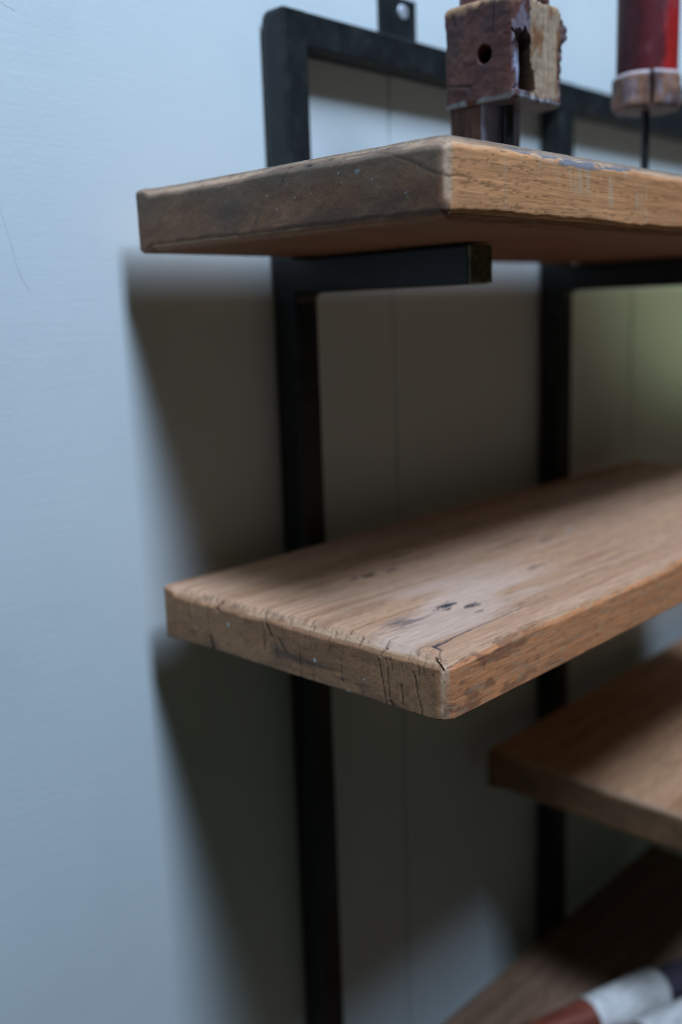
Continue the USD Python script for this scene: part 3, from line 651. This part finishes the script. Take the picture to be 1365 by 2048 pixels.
# the peg under the collar: bare brown wood on one side, chalky paint on the other
zs = np.concatenate([[0.4762, 0.4768], np.arange(0.4775, 0.5185, 0.001)])
tx, ty = 0.041, -0.1706
v, f = skin(superprism(tx, ty, 0.0212, 0.0140, zs, 240, 10.0, np.interp(zs, [0.4762, 0.4785, 0.52], [0.93, 1.0, 1.04])))
x, y, z = v.T
tone = lerp(V(0.055, 0.021, 0.012) * np.ones((len(v), 1)), V(0.12, 0.055, 0.032) * np.ones((len(v), 1)), smoothstep(0.45, 0.65, fbm(v * V(190, 190, 22), 3, 222)))
ft = y < ty - 0.0118
tone[ft] = lerp(tone[ft], V(0.33, 0.32, 0.41) * np.ones((ft.sum(), 1)), 0.9 * smoothstep(0.3, 0.45, fbm(v * V(90, 90, 60), 3, 223))[ft])
obj("peg", (v + 0.0012 * (fbm(v * 140, 2, 224) - 0.5)[:, None] * V(1, 1, 0), f), L + "carved_wood", carv, col=tone, off=off)
obj("stand_rod", tube((0.0372, -0.1905, Z1 + 0.001), (0.0372, -0.1905, 0.534), 0.0040), L + "rod_iron", carv, smooth=40, off=off)
obj("stand_base", rounded((0.016, -0.212, Z1 - 0.0008), (0.0765, -0.150, Z1 + 0.0034), 0.0012), L + "rod_iron", carv, smooth=35, off=off)

# second carving: an eight sided bare collar under a red painted shaft
cx, cy = 0.2362, -0.185
carv2 = thing("wooden_carving", "worn red painted round wooden carving on a thin iron stand", "carving", (cx, cy, Z1))
off = (cx, cy, Z1)
def octo(cx, cy, r, z, n=240, soft=0.0022):
    t = np.linspace(0, 2 * math.pi, n, endpoint=False) + 0.35
    a = np.mod(t - 0.35 + math.pi / 8, math.pi / 4) - math.pi / 8
    rr = r * np.minimum(math.cos(math.pi / 8) / np.cos(a), 0.972)
    return np.stack([cx + rr * np.cos(t), cy + rr * np.sin(t), np.full(n, z)], 1)
zs = np.concatenate([[0.5372, 0.5378], np.arange(0.5385, 0.562, 0.0008), [0.5628, 0.5634]])
ks = np.interp(zs, [0.5372, 0.539, 0.542, 0.560, 0.562, 0.5634], [0.93, 0.985, 1, 1, 0.98, 0.93])
v, f = skin([octo(cx, cy, 0.0272 * k, z) for z, k in zip(zs, ks)])
x, y, z = v.T
ang = np.arctan2(y - cy, x - cx)
tone = lerp(V(0.12, 0.07, 0.06) * np.ones((len(v), 1)), V(0.30, 0.155, 0.095) * np.ones((len(v), 1)), smoothstep(0.4, 0.62, fbm(v * V(120, 120, 30), 4, 231)))
tone = lerp(tone, V(0.24, 0.21, 0.26) * np.ones((len(v), 1)), 0.55 * smoothstep(0.5, 0.62, fbm(v * V(170, 170, 40), 3, 232)))
tone = lerp(tone, V(0.55, 0.46, 0.47) * np.ones((len(v), 1)), 0.8 * smoothstep(0.5598, 0.5622, z))
rad = (v - V(cx, cy, 0)) * V(1, 1, 0); rad /= np.maximum(np.linalg.norm(rad, axis=1, keepdims=True), 1e-9)
disp = 0.0018 * (fbm(v * 110, 3, 233) - 0.5)
spl = np.exp(-((np.mod(ang + 2.52 + math.pi, 2 * math.pi) - math.pi) / 0.045) ** 2) * (z > 0.5378)
disp -= 0.004 * spl; tone = lerp(tone, V(0.03, 0.02, 0.025) * np.ones((len(v), 1)), 0.9 * spl)
low = smoothstep(0.5405, 0.5385, z); tone = lerp(tone, V(0.13, 0.10, 0.10) * np.ones((len(v), 1)), 0.6 * low)
obj("collar", (v + rad * disp[:, None], f), L + "carved_wood", carv2, col=tone, off=off)
zs = np.arange(0.5622, 0.70, 0.0012)
v, f = skin([octo(cx, cy, 0.0237 * (1 + 0.0), z, soft=1) * V(0, 0, 1) + np.stack([cx + 0.0232 * np.cos(np.linspace(0, 2 * math.pi, 240, endpoint=False)), cy + 0.0232 * np.sin(np.linspace(0, 2 * math.pi, 240, endpoint=False)), np.zeros(240)], 1) for z in zs])
x, y, z = v.T
ang = np.mod(np.arctan2(y - cy, x - cx), 2 * math.pi)
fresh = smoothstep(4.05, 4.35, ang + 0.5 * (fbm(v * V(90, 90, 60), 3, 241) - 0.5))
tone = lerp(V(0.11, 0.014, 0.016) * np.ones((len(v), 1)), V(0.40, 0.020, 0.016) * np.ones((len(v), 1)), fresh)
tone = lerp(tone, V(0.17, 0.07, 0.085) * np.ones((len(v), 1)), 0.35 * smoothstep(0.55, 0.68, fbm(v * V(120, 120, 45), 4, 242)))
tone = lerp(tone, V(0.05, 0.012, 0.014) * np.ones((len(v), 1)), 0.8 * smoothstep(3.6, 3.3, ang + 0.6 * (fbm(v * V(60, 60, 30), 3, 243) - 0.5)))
obj("shaft", (v, f), L + "carved_wood", carv2, col=tone, off=off)
obj("stand_rod", tube((cx, cy, Z1 + 0.001), (cx, cy, 0.545), 0.0031), L + "rod_iron", carv2, smooth=40, off=off)
obj("stand_base", rounded((cx - 0.03, cy - 0.03, Z1 - 0.0008), (cx + 0.03, cy + 0.03, Z1 + 0.0034), 0.0012), L + "rod_iron", carv2, smooth=35, off=off)

# ------------------------------------------------------------------ the two large brushes lying on the lowest board
def lathe(p0, axis_, prof, n=96):
    """A turned part: prof is (distance along the axis, radius) pairs from p0."""
    a = axis_ / np.linalg.norm(axis_)
    u = np.cross(V(0, 0, 1), a); u /= np.linalg.norm(u); w_ = np.cross(a, u)
    t = np.linspace(0, 2 * math.pi, n, endpoint=False)
    return skin([V(*p0) + a * s_ + r * (np.cos(t)[:, None] * u + np.sin(t)[:, None] * w_) for s_, r in prof])

def fine(prof, step=0.0012):
    out = []
    for (a, r), (b, q) in zip(prof[:-1], prof[1:]):
        k = max(1, int((b - a) / step))
        out += [(a + (b - a) * i / k, r + (q - r) * i / k) for i in range(k)]
    return out + [prof[-1]]

def brush(p0, p1, R, label, seed):
    """p0, p1: the two ends of the pale collar's axis."""
    p0, p1 = V(*p0), V(*p1)
    ax = (p1 - p0); ln = np.linalg.norm(ax); ax = ax / ln
    t = thing("large_brush", label, "brush", tuple(p0 - V(0, 0, R)), group=None)
    off = tuple(p0 - V(0, 0, R))
    prof = fine([(0, R * 0.86), (0.0012, R * 0.93), (0.005, R * 0.95), (0.0062, R * 0.925), (0.0078, R * 0.955), (0.013, R * 0.945), (0.0142, R * 0.92), (0.0158, R * 0.955), (ln * 0.55, R * 0.985), (ln * 0.86, R), (ln * 0.93, R * 0.985), (ln * 0.97, R * 0.93), (ln, R * 0.78)])
    v, f = lathe(p0, ax, prof)
    tone = lerp(V(0.70, 0.68, 0.62) * np.ones((len(v), 1)), V(0.86, 0.84, 0.79) * np.ones((len(v), 1)), fbm(v * V(45, 45, 45), 4, seed))
    tone = lerp(tone, V(0.50, 0.46, 0.42) * np.ones((len(v), 1)), 0.6 * smoothstep(0.60, 0.70, fbm(v * 120, 3, seed + 1)))
    obj("collar", (v, f), L + "bone", t, col=tone, off=off)
    prof = fine([(-0.21, R * 0.45), (-0.205, R * 0.62), (-0.16, R * 0.74), (-0.06, R * 0.84), (0.004, R * 0.885)], 0.002)
    v, f = lathe(p0, ax, prof)
    al = (v - p0) @ ax
    g = fbm(np.stack([al * 12, (v - p0) @ np.cross(ax, V(0, 0, 1)) * 330, v[:, 2] * 330], 1), 4, seed + 2)
    tone = lerp(V(0.14, 0.030, 0.018) * np.ones((len(v), 1)), V(0.30, 0.085, 0.050) * np.ones((len(v), 1)), smoothstep(0.32, 0.68, g))
    obj("handle", (v, f), L + "handle_wood", t, col=tone, off=off)
    prof = fine([(ln * 0.95, R * 0.70), (ln + 0.02, R * 0.80), (ln + 0.05, R * 0.72), (ln + 0.08, R * 0.45), (ln + 0.098, R * 0.06)], 0.002)
    v, f = lathe(p0, ax, prof, 160)
    al = (v - p0) @ ax
    rr = (v - p0) - al[:, None] * ax
    st = fbm(np.stack([al * 14, rr @ np.cross(ax, V(0, 0, 1)) * 600, rr[:, 2] * 600], 1), 3, seed + 3)
    v = v + rr * (0.25 * (st - 0.5))[:, None]
    tone = V(0.065, 0.055, 0.072) * (0.5 + st)[:, None]
    obj("bristles", (v, f), L + "handle_wood", t, col=tone, off=off)
ZB = Z4 - 0.0004
brush((0.2415, -0.1460, ZB + 0.0206), (0.3275, -0.1772, ZB + 0.0217), 0.0215, "upper of two brushes, dark red handle with a white bone collar", 301)
brush((0.2440, -0.2010, ZB + 0.0206), (0.3300, -0.2322, ZB + 0.0217), 0.0215, "lower of two brushes, only its white collar end in view", 331)
